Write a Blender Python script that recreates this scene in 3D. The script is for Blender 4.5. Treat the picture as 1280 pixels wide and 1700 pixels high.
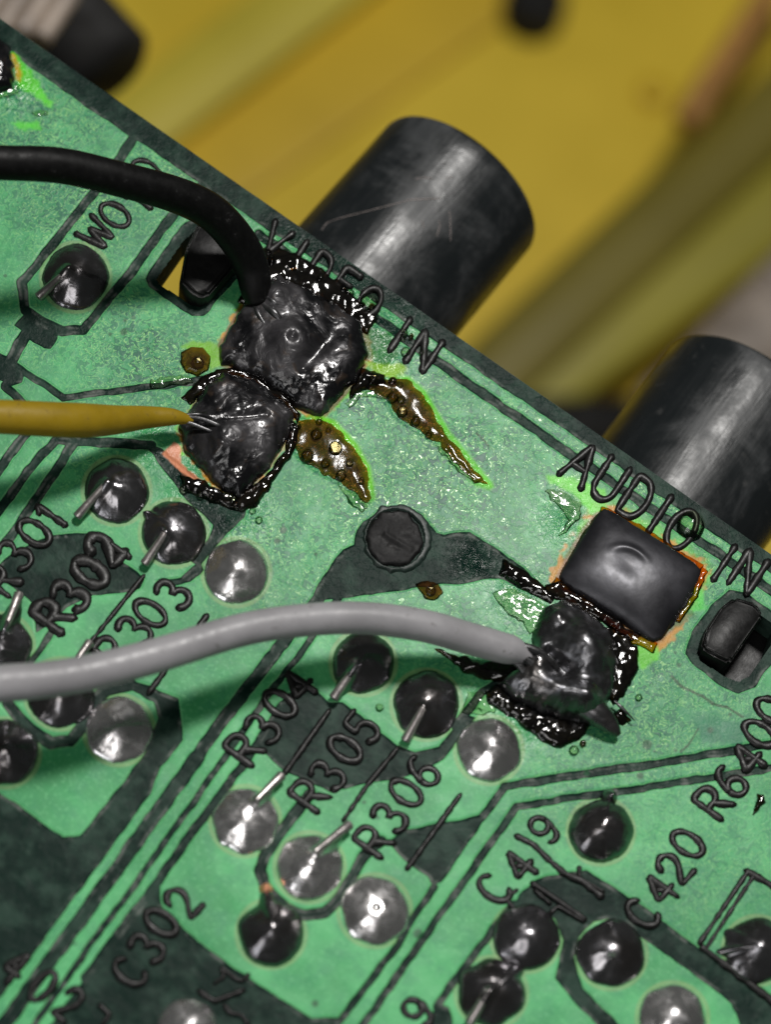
import bpy, math, random
import numpy as np
from mathutils import Vector, Matrix

random.seed(7)
SC = bpy.context.scene
COL = SC.collection
for o in list(bpy.data.objects):
    bpy.data.objects.remove(o)

# ------------------------------------------------------------------ camera
# 1 unit = 100 "board pixels" (about 2.5 mm).  The board lies in z = 0, its edge runs along X, the jacks point along +Y.
W, H, S, D = 1280.0, 1700.0, 0.01, 38.0
F = D / S
dv = np.array([0.15, -0.38, 0.0]); dv[2] = math.sqrt(1 - dv[0]**2 - dv[1]**2)
CAM = dv * D
EDGE_A, EDGE_B = (0.0, 30.0), (1280.0, 918.0)

def axes(roll):
    ux = np.array([1.0, 0, 0]); p1 = ux - ux.dot(dv) * dv; p1 /= np.linalg.norm(p1)
    p2 = np.cross(dv, p1)
    r = math.cos(roll) * p1 + math.sin(roll) * p2
    return r, np.cross(dv, r)

def at(px, py, z=0.0):
    """world point on the plane at height z (units) that lies on the sight line of photo pixel (px, py)"""
    px = np.asarray(px, float); py = np.asarray(py, float)
    q = (-dv * F)[None] + RX[None] * (px.reshape(-1, 1) - W / 2) + UP[None] * (H / 2 - py.reshape(-1, 1))
    t = (np.asarray(z, float).reshape(-1) - CAM[2]) / q[:, 2]
    out = CAM[None] + q * t[:, None]
    return out if px.ndim else out[0]

roll = math.radians(34.76)
for _ in range(12):
    RX, UP = axes(roll)
    a, b = at(*EDGE_A), at(*EDGE_B)
    roll -= math.atan2(b[1] - a[1], b[0] - a[0])
RX, UP = axes(roll)
V_EDGE = float(at(*EDGE_A)[1])

def project(P):
    q = P - CAM[None]
    dep = -(q @ dv)
    return F * (q @ RX) / dep + W / 2, H / 2 - F * (q @ UP) / dep

cd = bpy.data.cameras.new("camera")
cam = bpy.data.objects.new("camera", cd); COL.objects.link(cam)
cam.matrix_world = Matrix(((RX[0], UP[0], dv[0], CAM[0]), (RX[1], UP[1], dv[1], CAM[1]), (RX[2], UP[2], dv[2], CAM[2]), (0, 0, 0, 1)))
cd.sensor_fit = 'VERTICAL'; cd.sensor_height = 24.0
cd.lens = 24.0 * D / (H * S)
cd.clip_start = 0.1; cd.clip_end = 2000
cd.dof.use_dof = True
cd.dof.focus_distance = D + 0.35
cd.dof.aperture_fstop = cd.lens * 0.001 / 0.78
SC.camera = cam

# ------------------------------------------------------------------ world and lamps
wd = bpy.data.worlds.new("World"); SC.world = wd; wd.use_nodes = True
bg = wd.node_tree.nodes["Background"]
bg.inputs[0].default_value = (0.80, 0.86, 0.80, 1); bg.inputs[1].default_value = 0.05
SC.view_settings.view_transform = 'Standard'; SC.view_settings.look = 'None'
SC.view_settings.exposure = -0.12; SC.view_settings.gamma = 1.0
SC.render.engine = 'CYCLES'
SC.cycles.max_bounces = 8; SC.cycles.transmission_bounces = 6; SC.cycles.glossy_bounces = 4
SC.cycles.sample_clamp_indirect = 4.0

def lamp(name, right, up, toward, dist, size, sy, energy, col=(1, 1, 1), target=(0, 0, 0)):
    """an area lamp in the camera's frame of directions: right, up, toward the viewer"""
    v = RX * right + UP * up + dv * toward; v = v / np.linalg.norm(v)
    ld = bpy.data.lights.new(name, 'AREA'); ld.shape = 'RECTANGLE'; ld.size = size; ld.size_y = sy
    ld.energy = energy; ld.color = col
    o = bpy.data.objects.new(name, ld); COL.objects.link(o)
    p = Vector(target) + Vector(v * dist); o.location = p
    o.rotation_euler = (Vector(target) - p).to_track_quat('-Z', 'Y').to_euler()
    return o
def mirror_dir(px, py):
    """direction in which a flat spot of the board at this photo pixel mirrors the viewer's sight line"""
    p = at(px, py); d = (CAM - p) / np.linalg.norm(CAM - p); m = np.array([-d[0], -d[1], d[2]])
    return m.dot(RX), m.dot(UP), m.dot(dv), p
mr, mu, mt_, mp_ = mirror_dir(800, 900)
lamp("bench_lamp", mr, mu, mt_, 150, 22, 22, 255000, (1.0, 0.975, 0.94), tuple(mp_))
lamp("accent_panel", -0.56, -0.52, 0.65, 60, 20, 20, 4200, (0.97, 0.98, 1.0))  # unseen panel added for accent highlights on the solder
lamp("ring_lamp", -0.16, -0.10, 0.96, 60, 22, 22, 7000, (1.0, 0.98, 0.96))

# ------------------------------------------------------------------ nodes
class NT:
    def __init__(s, name):
        s.m = bpy.data.materials.new(name); s.m.use_nodes = True; s.t = s.m.node_tree
        s.b = s.t.nodes["Principled BSDF"]
        s.co = s.t.nodes.new("ShaderNodeTexCoord").outputs["Object"]
    def n(s, kind, **kw):
        x = s.t.nodes.new("ShaderNode" + kind)
        for k, v in kw.items():
            if hasattr(x, k): setattr(x, k, v)
        return x
    def put(s, sock, v):
        if isinstance(v, bpy.types.NodeSocket): s.t.links.new(v, sock)
        elif isinstance(v, (tuple, list)): sock.default_value = tuple(v) + ((1,) if len(v) == 3 and len(sock.default_value) == 4 else ())
        else: sock.default_value = v
    def noise(s, scale, detail=3, rough=0.55, dist=0.0, co=None, out="Fac"):
        x = s.n("TexNoise"); s.put(x.inputs["Vector"], co or s.co)
        s.put(x.inputs["Scale"], scale); s.put(x.inputs["Detail"], detail); s.put(x.inputs["Roughness"], rough); s.put(x.inputs["Distortion"], dist)
        return x.outputs[out]
    def math(s, op, a, b=0.0, clamp=False):
        x = s.n("Math", operation=op, use_clamp=clamp); s.put(x.inputs[0], a); s.put(x.inputs[1], b)
        return x.outputs[0]
    def ramp(s, f, lo, hi, a=0.0, b=1.0):
        x = s.n("MapRange"); x.clamp = True; x.interpolation_type = 'SMOOTHSTEP'
        s.put(x.inputs[0], f); s.put(x.inputs[1], lo); s.put(x.inputs[2], hi); s.put(x.inputs[3], a); s.put(x.inputs[4], b)
        return x.outputs[0]
    def mix(s, f, a, b, blend='MIX'):
        x = s.n("Mix", data_type='RGBA', blend_type=blend); s.put(x.inputs[0], f); s.put(x.inputs[6], a); s.put(x.inputs[7], b)
        return x.outputs[2]
    def attr(s, name, out="Fac"):
        x = s.n("Attribute"); x.attribute_name = name
        return x.outputs[out]
    def bump(s, h, strength=0.5, dist=0.02, nrm=None):
        x = s.n("Bump"); s.put(x.inputs["Height"], h); s.put(x.inputs["Strength"], strength); s.put(x.inputs["Distance"], dist)
        if nrm: s.put(x.inputs["Normal"], nrm)
        return x.outputs[0]
    def set(s, **kw):
        names = dict(col="Base Color", rough="Roughness", metal="Metallic", nrm="Normal", spec="Specular IOR Level", coat="Coat Weight",
                     coatr="Coat Roughness", trans="Transmission Weight", ior="IOR", coatn="Coat Normal", sub="Subsurface Weight", subs="Subsurface Scale")
        for k, v in kw.items(): s.put(s.b.inputs[names[k]], v)
        return s.m

def board_material():
    s = NT("solder_mask")
    cu, film_shade, wet = s.attr("cu"), s.attr("film_shade"), s.attr("wet")
    big = s.noise(0.42, 4, 0.6); mid = s.noise(2.6, 4, 0.6); fine = s.noise(16, 2, 0.5)
    g = s.mix(s.ramp(big, 0.38, 0.62), (0.030, 0.235, 0.076), (0.076, 0.385, 0.140))
    g = s.mix(s.ramp(mid, 0.42, 0.72, 0, 0.6), g, (0.032, 0.215, 0.098))
    g = s.mix(s.ramp(fine, 0.5, 0.75, 0, 0.45), g, (0.140, 0.480, 0.205))
    # residue: little curls, their glints painted pale on the crests
    wob = s.noise(5.0, 2, 0.5, 0.6, out="Color")
    wv = s.n("VectorMath", operation='SCALE'); s.put(wv.inputs[0], wob); s.put(wv.inputs[3], 0.22)
    wa = s.n("VectorMath", operation='ADD'); s.put(wa.inputs[0], s.co); s.put(wa.inputs[1], wv.outputs[0])
    n1 = s.noise(8.0, 1.0, 0.5, 1.6, co=wa.outputs[0])
    ridge = s.math('ABSOLUTE', s.math('SUBTRACT', n1, 0.5))
    line = s.ramp(ridge, 0.006, 0.034, 1, 0)
    dark = s.ramp(n1, 0.53, 0.60)
    patch = s.ramp(s.noise(1.3, 3, 0.6), 0.35, 0.6)
    g = s.mix(s.math('MULTIPLY', film_shade, s.math('ADD', 0.28, s.math('MULTIPLY', patch, 0.5))), g, (0.024, 0.150, 0.086))  # dark teal paints in the dimmer light of the top left
    g = s.mix(s.math('MULTIPLY', dark, s.math('MULTIPLY', film_shade, 0.9)), g, (0.006, 0.075, 0.050))
    g = s.mix(s.math('MULTIPLY', line, s.math('MULTIPLY', film_shade, 0.75)), g, (0.34, 0.66, 0.20))
    # specks and pits
    vo = s.n("TexVoronoi"); s.put(vo.inputs["Scale"], 1.1); s.put(vo.inputs["Vector"], s.co)
    pit = s.ramp(vo.outputs["Distance"], 0.035, 0.055, 1, 0)
    g = s.mix(s.math('MULTIPLY', pit, 0.65), g, (0.015, 0.07, 0.035))
    k = s.mix(s.ramp(s.noise(1.6, 5, 0.65), 0.42, 0.64), (0.003, 0.014, 0.010), (0.019, 0.043, 0.031))
    k = s.mix(s.ramp(s.noise(5, 4, 0.65), 0.58, 0.78, 0, 0.45), k, (0.036, 0.052, 0.042))
    k = s.mix(s.math('MULTIPLY', s.attr('edge'), s.ramp(s.noise(3.0, 4, 0.65), 0.46, 0.66, 0, 0.75)), k, (0.135, 0.150, 0.135))  # lit flanks of the channels painted in as a pale mottled streak
    c = s.mix(s.ramp(cu, 0.35, 0.65), k, g)
    rim = s.math('MULTIPLY', s.ramp(cu, 0.5, 0.75), s.ramp(cu, 0.85, 1.0, 1, 0))
    c = s.mix(s.math('MULTIPLY', rim, 0.5), c, (0.20, 0.50, 0.22))
    tint = s.n("Attribute"); tint.attribute_name = "tint"
    tn = s.mix(s.ramp(mid, 0.3, 0.7, 0, 0.5), tint.outputs["Color"], s.mix(0.5, tint.outputs["Color"], (0.02, 0.03, 0.01)))
    c = s.mix(tint.outputs["Alpha"], c, tn)
    rough = s.ramp(cu, 0.3, 0.7, 0.42, 0.46)
    rough = s.math('SUBTRACT', rough, s.math('MULTIPLY', wet, 0.34))
    hgt = s.math('ADD', s.math('MULTIPLY', n1, s.math('ADD', s.math('MULTIPLY', film_shade, 0.85), 0.08)), s.math('MULTIPLY', mid, 0.25))
    gapn = s.math('MULTIPLY', s.noise(4.0, 4, 0.6, 0.8), s.math('SUBTRACT', 0.65, s.math('MULTIPLY', cu, 0.6)))
    wetn = s.math('MULTIPLY', s.noise(5.5, 3, 0.6, 2.0), s.math('MULTIPLY', wet, 3.0))
    hgt = s.math('ADD', s.math('ADD', hgt, gapn), wetn)
    return s.set(col=c, rough=rough, nrm=s.bump(hgt, 0.45, 0.030), spec=s.ramp(cu, 0.3, 0.7, 0.06, 0.26), coat=s.math('MULTIPLY', cu, s.math('ADD', s.math('MULTIPLY', s.math('MULTIPLY', film_shade, line), 0.34), 0.02, True)), coatr=0.16,
                 coatn=s.bump(s.math('ADD', line, s.math('MULTIPLY', mid, 0.5)), 0.5, 0.03))

def solder_material(name, base, rough, bump, dirt):
    s = NT(name)
    n = s.noise(1.3, 3, 0.5); n2 = s.noise(4.5, 3, 0.5, 0.4); n3 = s.noise(14, 3, 0.6)
    c = s.mix(s.ramp(n, 0.42, 0.68, 0, dirt), base, (0.075, 0.060, 0.045))
    c = s.mix(s.ramp(n2, 0.55, 0.75, 0, 0.35), c, (0.20, 0.21, 0.25))
    c = s.mix(s.ramp(n3, 0.62, 0.74, 0, 0.22), c, (0.04, 0.035, 0.03))
    r = s.ramp(n2, 0.3, 0.75, rough * 0.7, rough * 1.5)
    return s.set(col=c, metal=0.95, rough=r, nrm=s.bump(s.math('ADD', s.math('MULTIPLY', n2, 1.0), s.math('ADD', s.math('MULTIPLY', n3, 0.12), s.math('MULTIPLY', n, 2.0))), bump, 0.05))

def char_material():
    s = NT("charred_solder")
    n = s.noise(1.1, 4, 0.55, 0.8); n2 = s.noise(3.2, 3, 0.5, 0.8); n3 = s.noise(10, 3, 0.6)
    c = s.mix(s.ramp(n, 0.42, 0.66), (0.006, 0.006, 0.007), (0.042, 0.040, 0.043))
    c = s.mix(s.ramp(n2, 0.58, 0.76, 0, 0.7), c, (0.050, 0.034, 0.024))
    r = s.math('ADD', s.ramp(n, 0.4, 0.66, 0.20, 0.42), s.ramp(n3, 0.4, 0.7, -0.03, 0.06))
    h = s.math('ADD', s.math('MULTIPLY', n2, 1.6), s.math('ADD', s.math('MULTIPLY', n, 2.2), s.math('MULTIPLY', n3, 0.12)))
    return s.set(col=c, metal=0.35, rough=r, nrm=s.bump(h, 0.42, 0.06), coat=0.35, coatr=0.10)

def smooth_pad_material():
    s = NT("dark_solder")
    n = s.noise(0.9, 3, 0.5); n2 = s.noise(7, 2, 0.5)
    c = s.mix(s.ramp(n, 0.35, 0.7), (0.014, 0.014, 0.017), (0.050, 0.050, 0.057))
    return s.set(col=c, metal=0.5, rough=s.ramp(n2, 0.3, 0.7, 0.36, 0.44), nrm=s.bump(s.math('ADD', s.math('MULTIPLY', n2, 0.3), s.math('MULTIPLY', n, 3)), 0.15, 0.05), coat=0.05, coatr=0.25, spec=0.35)

def flux_material(name, col, bump, body, body_col, scale=6.0, ior=1.5, rough=0.12):
    """a wet resin layer: tinted see-through body, part cloudy, with a glossy skin"""
    s = NT(name); s.t.nodes.remove(s.b); out = s.t.nodes["Material Output"]
    vo = s.n("TexVoronoi", feature='SMOOTH_F1'); s.put(vo.inputs["Scale"], scale); s.put(vo.inputs["Vector"], s.co)
    n = s.noise(scale * 1.3, 3, 0.6, 1.5)
    nrm = s.bump(s.math('ADD', s.math('MULTIPLY', vo.outputs["Distance"], 0.8), n), bump, 0.05); thick = s.attr("thick")
    tr = s.n("BsdfTransparent"); s.put(tr.inputs[0], col)
    df = s.n("BsdfDiffuse"); s.put(df.inputs[0], s.mix(s.ramp(n, 0.35, 0.65), body_col, tuple(x * 0.3 for x in body_col))); s.put(df.inputs["Normal"], nrm)
    gl = s.n("BsdfGlossy"); s.put(gl.inputs["Roughness"], rough); s.put(gl.inputs["Normal"], nrm)
    m1 = s.n("MixShader"); s.put(m1.inputs[0], s.math('MULTIPLY', thick, s.ramp(n, 0.35, 0.65, body * 0.7, min(1.0, body * 1.3)))); s.put(m1.inputs[1], tr.outputs[0]); s.put(m1.inputs[2], df.outputs[0])
    fr = s.n("Fresnel"); s.put(fr.inputs["IOR"], ior); s.put(fr.inputs["Normal"], nrm)
    m2 = s.n("MixShader"); s.put(m2.inputs[0], fr.outputs[0]); s.put(m2.inputs[1], m1.outputs[0]); s.put(m2.inputs[2], gl.outputs[0])
    s.put(out.inputs[0], m2.outputs[0]); return s.m

def plain(name, col, rough, bump=0.0, scale=8.0, metal=0.0, var=0.3, spec=0.5):
    s = NT(name)
    n = s.noise(scale, 4, 0.6)
    lo = tuple(x * (1 - var) for x in col); hi = tuple(min(1, x * (1 + var)) for x in col)
    return s.set(col=s.mix(s.ramp(n, 0.3, 0.7), lo, hi), rough=s.ramp(n, 0.3, 0.7, rough * 0.85, rough * 1.2), metal=metal,
                 nrm=s.bump(n, bump, 0.03), spec=spec)

def wire_material(name, col, rough, spec, dirt):
    s = NT(name)
    n = s.noise(0.9, 4, 0.6); n2 = s.noise(6, 5, 0.7); n3 = s.noise(2.2, 2, 0.5)
    c = s.mix(s.ramp(n, 0.35, 0.65), tuple(x * 0.88 for x in col), tuple(x * 1.1 for x in col))
    c = s.mix(s.ramp(n2, 0.60, 0.70, 0, 0.6), c, dirt)
    return s.set(col=c, rough=s.ramp(n2, 0.3, 0.75, rough * 0.8, rough * 1.35), spec=spec, nrm=s.bump(s.math('ADD', s.math('MULTIPLY', n2, 0.25), n3), 0.25, 0.05))

def barrel_material():
    s = NT("scuffed_black_plastic")
    n = s.noise(0.75, 5, 0.62, 0.5); n2 = s.noise(3.5, 4, 0.6)
    mp = s.n("Mapping"); s.put(mp.inputs["Scale"], (1.0, 0.10, 1.0)); s.put(mp.inputs["Vector"], s.co)
    st = s.noise(4.0, 3, 0.6, 0.2, co=mp.outputs[0])
    c = s.mix(s.ramp(n, 0.45, 0.75), (0.008, 0.010, 0.011), (0.042, 0.045, 0.047))
    c = s.mix(s.ramp(n2, 0.6, 0.8, 0, 0.5), c, (0.060, 0.060, 0.058))
    r = s.math('ADD', s.ramp(n, 0.38, 0.64, 0.32, 0.56), s.ramp(st, 0.4, 0.7, -0.03, 0.08))
    return s.set(col=c, rough=r, nrm=s.bump(s.math('ADD', s.math('MULTIPLY', n2, 0.8), st), 0.20, 0.06), spec=0.5)

M = dict(
    board=board_material(),
    solder=solder_material("tin_solder", (0.76, 0.74, 0.74), 0.24, 0.26, 0.2),
    dull=solder_material("tarnished_solder", (0.20, 0.195, 0.205), 0.20, 0.20, 0.5),
    lead=plain("tinned_lead", (0.40, 0.37, 0.36), 0.32, 0.3, 6, 0.85, 0.15),
    char=char_material(), pad=smooth_pad_material(),
    black_flux=flux_material("burnt_flux", (0.34, 0.20, 0.06), 0.14, 0.97, (0.007, 0.006, 0.005), 3.0, 1.62, 0.10),
    amber=flux_material("amber_flux", (0.74, 0.44, 0.20), 0.05, 0.38, (0.085, 0.042, 0.018), 3.0, 1.30, 0.10),
    orange=flux_material("orange_flux", (0.95, 0.52, 0.06), 0.12, 0.12, (0.30, 0.12, 0.01), 3.6),
    clear=flux_material("clear_flux", (0.84, 0.90, 0.76), 0.25, 0.0, (0.10, 0.12, 0.06), 3.0),
    shell=flux_material("bubble_skin", (0.80, 0.74, 0.50), 0.1, 0.0, (0.10, 0.08, 0.03), 3.0),
    peak=solder_material("peak_tin", (0.17, 0.165, 0.172), 0.28, 0.2, 0.6),
    burnt=solder_material("burnt_tin", (0.14, 0.14, 0.147), 0.30, 0.16, 0.6),
    silk=plain("black_ink", (0.008, 0.0078, 0.0076), 0.38, 0.25, 9, 0, 0.25, 0.24),
    edge=plain("board_laminate", (0.022, 0.048, 0.036), 0.55, 0.3, 6),
    pin=plain('charred_pin', (0.007, 0.0068, 0.007), 0.55, 0.5, 4, 0, 0.4, 0.2), rim=plain('hole_rim_mask', (0.012, 0.022, 0.018), 0.45, 0.3, 4, 0, 0.3, 0.3),
    copper=plain("bare_copper", (0.80, 0.34, 0.20), 0.35, 0.4, 9, 0.6),
    grey=wire_material('grey_insulation', (0.245, 0.240, 0.250), 0.42, 0.4, (0.10, 0.095, 0.09)),
    yellow=wire_material('ochre_insulation', (0.225, 0.150, 0.007), 0.45, 0.25, (0.07, 0.045, 0.01)),
    blackw=wire_material('black_insulation', (0.003, 0.003, 0.003), 0.5, 0.15, (0.03, 0.03, 0.03)),
    strand=plain("tinned_strand", (0.07, 0.07, 0.072), 0.30, 0.2, 8, 0.8),
    barrel=barrel_material(),
    scratch=plain("scratch_mark", (0.20, 0.17, 0.16), 0.5, 0, 8),
    tab=plain("black_plastic", (0.006, 0.006, 0.006), 0.45, 0.5, 3, 0, 0.3, 0.25),
)

# ------------------------------------------------------------------ mesh helpers
def link(name, me, mat=None, parent=None, smooth=True, **props):
    o = bpy.data.objects.new(name, me); COL.objects.link(o)
    if mat: me.materials.append(mat)
    if smooth and len(me.polygons): me.polygons.foreach_set("use_smooth", np.ones(len(me.polygons), bool))
    if parent: o.parent = parent
    for k, v in props.items(): o[k] = v
    return o

def mesh(verts, faces):
    me = bpy.data.meshes.new("m")
    if isinstance(faces, np.ndarray):
        n, k = faces.shape
        me.vertices.add(len(verts)); me.vertices.foreach_set("co", np.ascontiguousarray(verts, np.float32).ravel())
        me.loops.add(n * k); me.loops.foreach_set("vertex_index", np.ascontiguousarray(faces, np.int32).ravel())
        me.polygons.add(n); me.polygons.foreach_set("loop_start", np.arange(0, n * k, k, dtype=np.int32))
        me.update(calc_edges=True)
    else:
        me.from_pydata([tuple(v) for v in verts], [], faces); me.update()
    return me

def empty(name, loc, label, cat, group=None):
    o = bpy.data.objects.new(name, None); COL.objects.link(o); o.location = loc; o.empty_display_size = 0.2
    o["label"] = label; o["category"] = cat
    if group: o["group"] = group
    return o

def child_local(o, parent):
    """keep world-space vertices while parenting to an Empty that is not at the origin"""
    o.matrix_parent_inverse = Matrix.Translation(-Vector(parent.location))
    return o

def spline(pts, n):
    """Catmull-Rom through the rows of pts, n samples per span"""
    P = np.asarray(pts, float); out = []
    E = np.vstack([2 * P[0] - P[1], P, 2 * P[-1] - P[-2]])
    for i in range(1, len(E) - 2):
        for k in range(n):
            t = k / n
            a, b, c, d = E[i-1], E[i], E[i+1], E[i+2]
            out.append(0.5 * ((2*b) + (-a + c)*t + (2*a - 5*b + 4*c - d)*t*t + (-a + 3*b - 3*c + d)*t**3))
    out.append(P[-1]); return np.array(out)

def tube(P, R, seg=16, caps=True, squash=None):
    P = np.asarray(P, float); R = np.broadcast_to(np.asarray(R, float), (len(P),)).copy()
    vs, fs = [], []
    T = np.gradient(P, axis=0); T /= np.linalg.norm(T, axis=1)[:, None] + 1e-12
    up = np.array([0, 0, 1.0])
    if caps:   # rounded ends
        A, B = P[0], P[-1]
        k = [0.35, 0.75, 0.95]
        pre = [A - T[0] * R[0] * x for x in (0.35, 0.24, 0.10)]; post = [B + T[-1] * R[-1] * x for x in (0.10, 0.24, 0.35)]
        P = np.vstack([pre, P, post]); T = np.vstack([[T[0]]*3, T, [T[-1]]*3])
        R = np.concatenate([[R[0]*x for x in (0.45, 0.8, 0.97)], R, [R[-1]*x for x in (0.97, 0.8, 0.45)]])
    for p, t, r in zip(P, T, R):
        s = np.cross(t, up)
        if np.linalg.norm(s) < 1e-3: s = np.array([1.0, 0, 0])
        s /= np.linalg.norm(s); w = np.cross(s, t)
        for j in range(seg):
            a = 2 * math.pi * j / seg
            vs.append(p + r * (math.cos(a) * s + math.sin(a) * w * (squash or 1)))
    n = len(P)
    for i in range(n - 1):
        for j in range(seg):
            fs.append((i*seg + j, i*seg + (j+1) % seg, (i+1)*seg + (j+1) % seg, (i+1)*seg + j))
    fs.append(tuple(range(seg))[::-1]); fs.append(tuple((n-1)*seg + j for j in range(seg)))
    return vs, fs

def join(parts):
    V, Fs = [], []
    for vs, fs in parts:
        k = len(V); V += [tuple(v) for v in vs]; Fs += [tuple(i + k for i in f) for f in fs]
    return mesh(V, Fs)

# numpy value noise ------------------------------------------------
RNG = np.random.RandomState(11)
TAB = RNG.rand(257, 257)
def vnoise(x, y, seed=0):
    x = x + seed * 17.31; y = y + seed * 9.73
    xi = np.floor(x).astype(int); yi = np.floor(y).astype(int); fx = x - xi; fy = y - yi
    fx = fx*fx*(3 - 2*fx); fy = fy*fy*(3 - 2*fy)
    g = lambda i, j: TAB[i % 256, j % 256]
    return (g(xi, yi)*(1-fx) + g(xi+1, yi)*fx)*(1-fy) + (g(xi, yi+1)*(1-fx) + g(xi+1, yi+1)*fx)*fy
def fbm(x, y, sc, oct=3, seed=0):
    s, a, t = 0, 1, 0
    for k in range(oct):
        s = s + a * vnoise(x / sc * 2**k, y / sc * 2**k, seed + k); t += a; a *= 0.5
    return s / t

def sd_seg(x, y, a, b):
    dx, dy = b[0] - a[0], b[1] - a[1]; L = dx*dx + dy*dy + 1e-9
    t = np.clip(((x - a[0])*dx + (y - a[1])*dy) / L, 0, 1)
    return np.hypot(x - a[0] - t*dx, y - a[1] - t*dy)
def sd_poly(x, y, P):
    d = np.full(x.shape, 1e9); ins = np.zeros(x.shape, bool)
    for i in range(len(P)):
        a, b = P[i], P[(i+1) % len(P)]
        d = np.minimum(d, sd_seg(x, y, a, b))
        if a[1] != b[1]:
            c = ((a[1] > y) != (b[1] > y)) & (x < (b[0] - a[0])*(y - a[1])/(b[1] - a[1]) + a[0])
            ins ^= c
    return np.where(ins, -d, d)
def sstep(x, a, b):
    t = np.clip((x - a)/(b - a), 0, 1); return t*t*(3 - 2*t)

# ------------------------------------------------------------------ the copper picture (photo pixels)
GAP_POLY = [
    # bare margin along the board edge
    [(-400, -230), (-400, -190), (0, 72), (109, 153), (210, 223), (245, 245), (426, 368), (740, 578), (974, 737), (1280, 951), (1700, 1245), (1700, 1200), (1280, 900), (0, 12)],
    [(24, 540), (41, 518), (96, 553), (94, 560), (83, 578), (72, 577), (53, 566), (42, 557)],
    [(-60, 560), (0, 590), (22, 600), (40, 615), (36, 634), (20, 640), (0, 632), (-60, 640)],
    # dark field behind R301 / R302
    [(-60, 1010), (-10, 945), (20, 915), (85, 887), (129, 884), (160, 884), (190, 905), (196, 925), (232, 953), (240, 962), (233, 979), (152, 989), (110, 1010), (60, 1050), (52, 1000), (35, 985), (5, 965)],
    [(258, 966), (300, 957), (330, 930), (338, 946), (316, 966), (276, 972)],
    # band below the grey wire that opens into the dark field at the bottom left
    [(215, 1128), (246, 1136), (295, 1160), (304, 1228), (268, 1273), (250, 1316), (160, 1440), (46, 1595), (-40, 1705), (-300, 1900), (-300, 1120), (0, 1316), (104, 1389), (133, 1387), (200, 1302), (240, 1250), (262, 1190), (255, 1165), (212, 1142)],
    # dark field behind C302
    [(264, 1468), (270, 1508), (306, 1544), (383, 1602), (440, 1641), (516, 1690), (568, 1690), (500, 1800), (0, 1800), (84, 1700), (137, 1626), (200, 1545)],
    # plugged hole and its two wings
    [(602, 865), (637, 843), (669, 841), (701, 854), (724, 884), (738, 887), (780, 881), (810, 900), (844, 923), (880, 950), (905, 985), (880, 985), (828, 958), (759, 969), (730, 969), (690, 977), (669, 979), (531, 998), (515, 1012), (520, 985), (536, 958), (568, 913), (588, 905), (592, 881)],
    # dark field behind R304 / R305
    [(478, 1150), (520, 1138), (545, 1165), (570, 1165), (612, 1198), (661, 1238), (690, 1248), (728, 1240), (757, 1203), (775, 1183), (790, 1190), (735, 1262), (715, 1272), (660, 1294), (610, 1300), (552, 1315), (500, 1292), (470, 1278), (440, 1252), (428, 1232), (450, 1190)],
    [(645, 1397), (676, 1377), (799, 1353), (806, 1362), (733, 1464), (720, 1470), (711, 1457), (660, 1418)],
    # field behind C419 and the broad band running off to the right
    [(890, 1459), (975, 1443), (1080, 1512), (1150, 1566), (1280, 1650), (1500, 1800), (1240, 1800), (1228, 1700), (1217, 1665), (1066, 1556), (1040, 1532), (1012, 1524), (985, 1531), (962, 1556), (955, 1590), (968, 1640), (1012, 1684), (1060, 1740), (1030, 1740), (960, 1670), (922, 1625), (935, 1560), (920, 1525), (870, 1505), (850, 1506), (862, 1485)],
    # clearances of the two slots
    [(240, 460), (300, 374), (345, 348), (424, 402), (410, 442), (338, 524), (318, 526), (247, 475)],
    [(1139, 1085), (1150, 1050), (1182, 1003), (1212, 980), (1240, 985), (1310, 1032), (1300, 1075), (1254, 1140), (1228, 1151), (1200, 1141), (1150, 1102)],
    # lower left of the burnt pad
    [(238, 732), (268, 745), (330, 800), (395, 838), (410, 838), (405, 858), (372, 890), (330, 942), (316, 930), (345, 895), (352, 872), (300, 820)],
    [(725, 1665), (745, 1672), (752, 1700), (760, 1760), (690, 1760), (712, 1700)],
    [(235, 1702), (271, 1653), (300, 1651), (322, 1659), (363, 1700), (380, 1730), (340, 1740), (352, 1700), (316, 1670), (298, 1664), (276, 1666), (250, 1702), (240, 1740), (210, 1740)],
]
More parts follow.
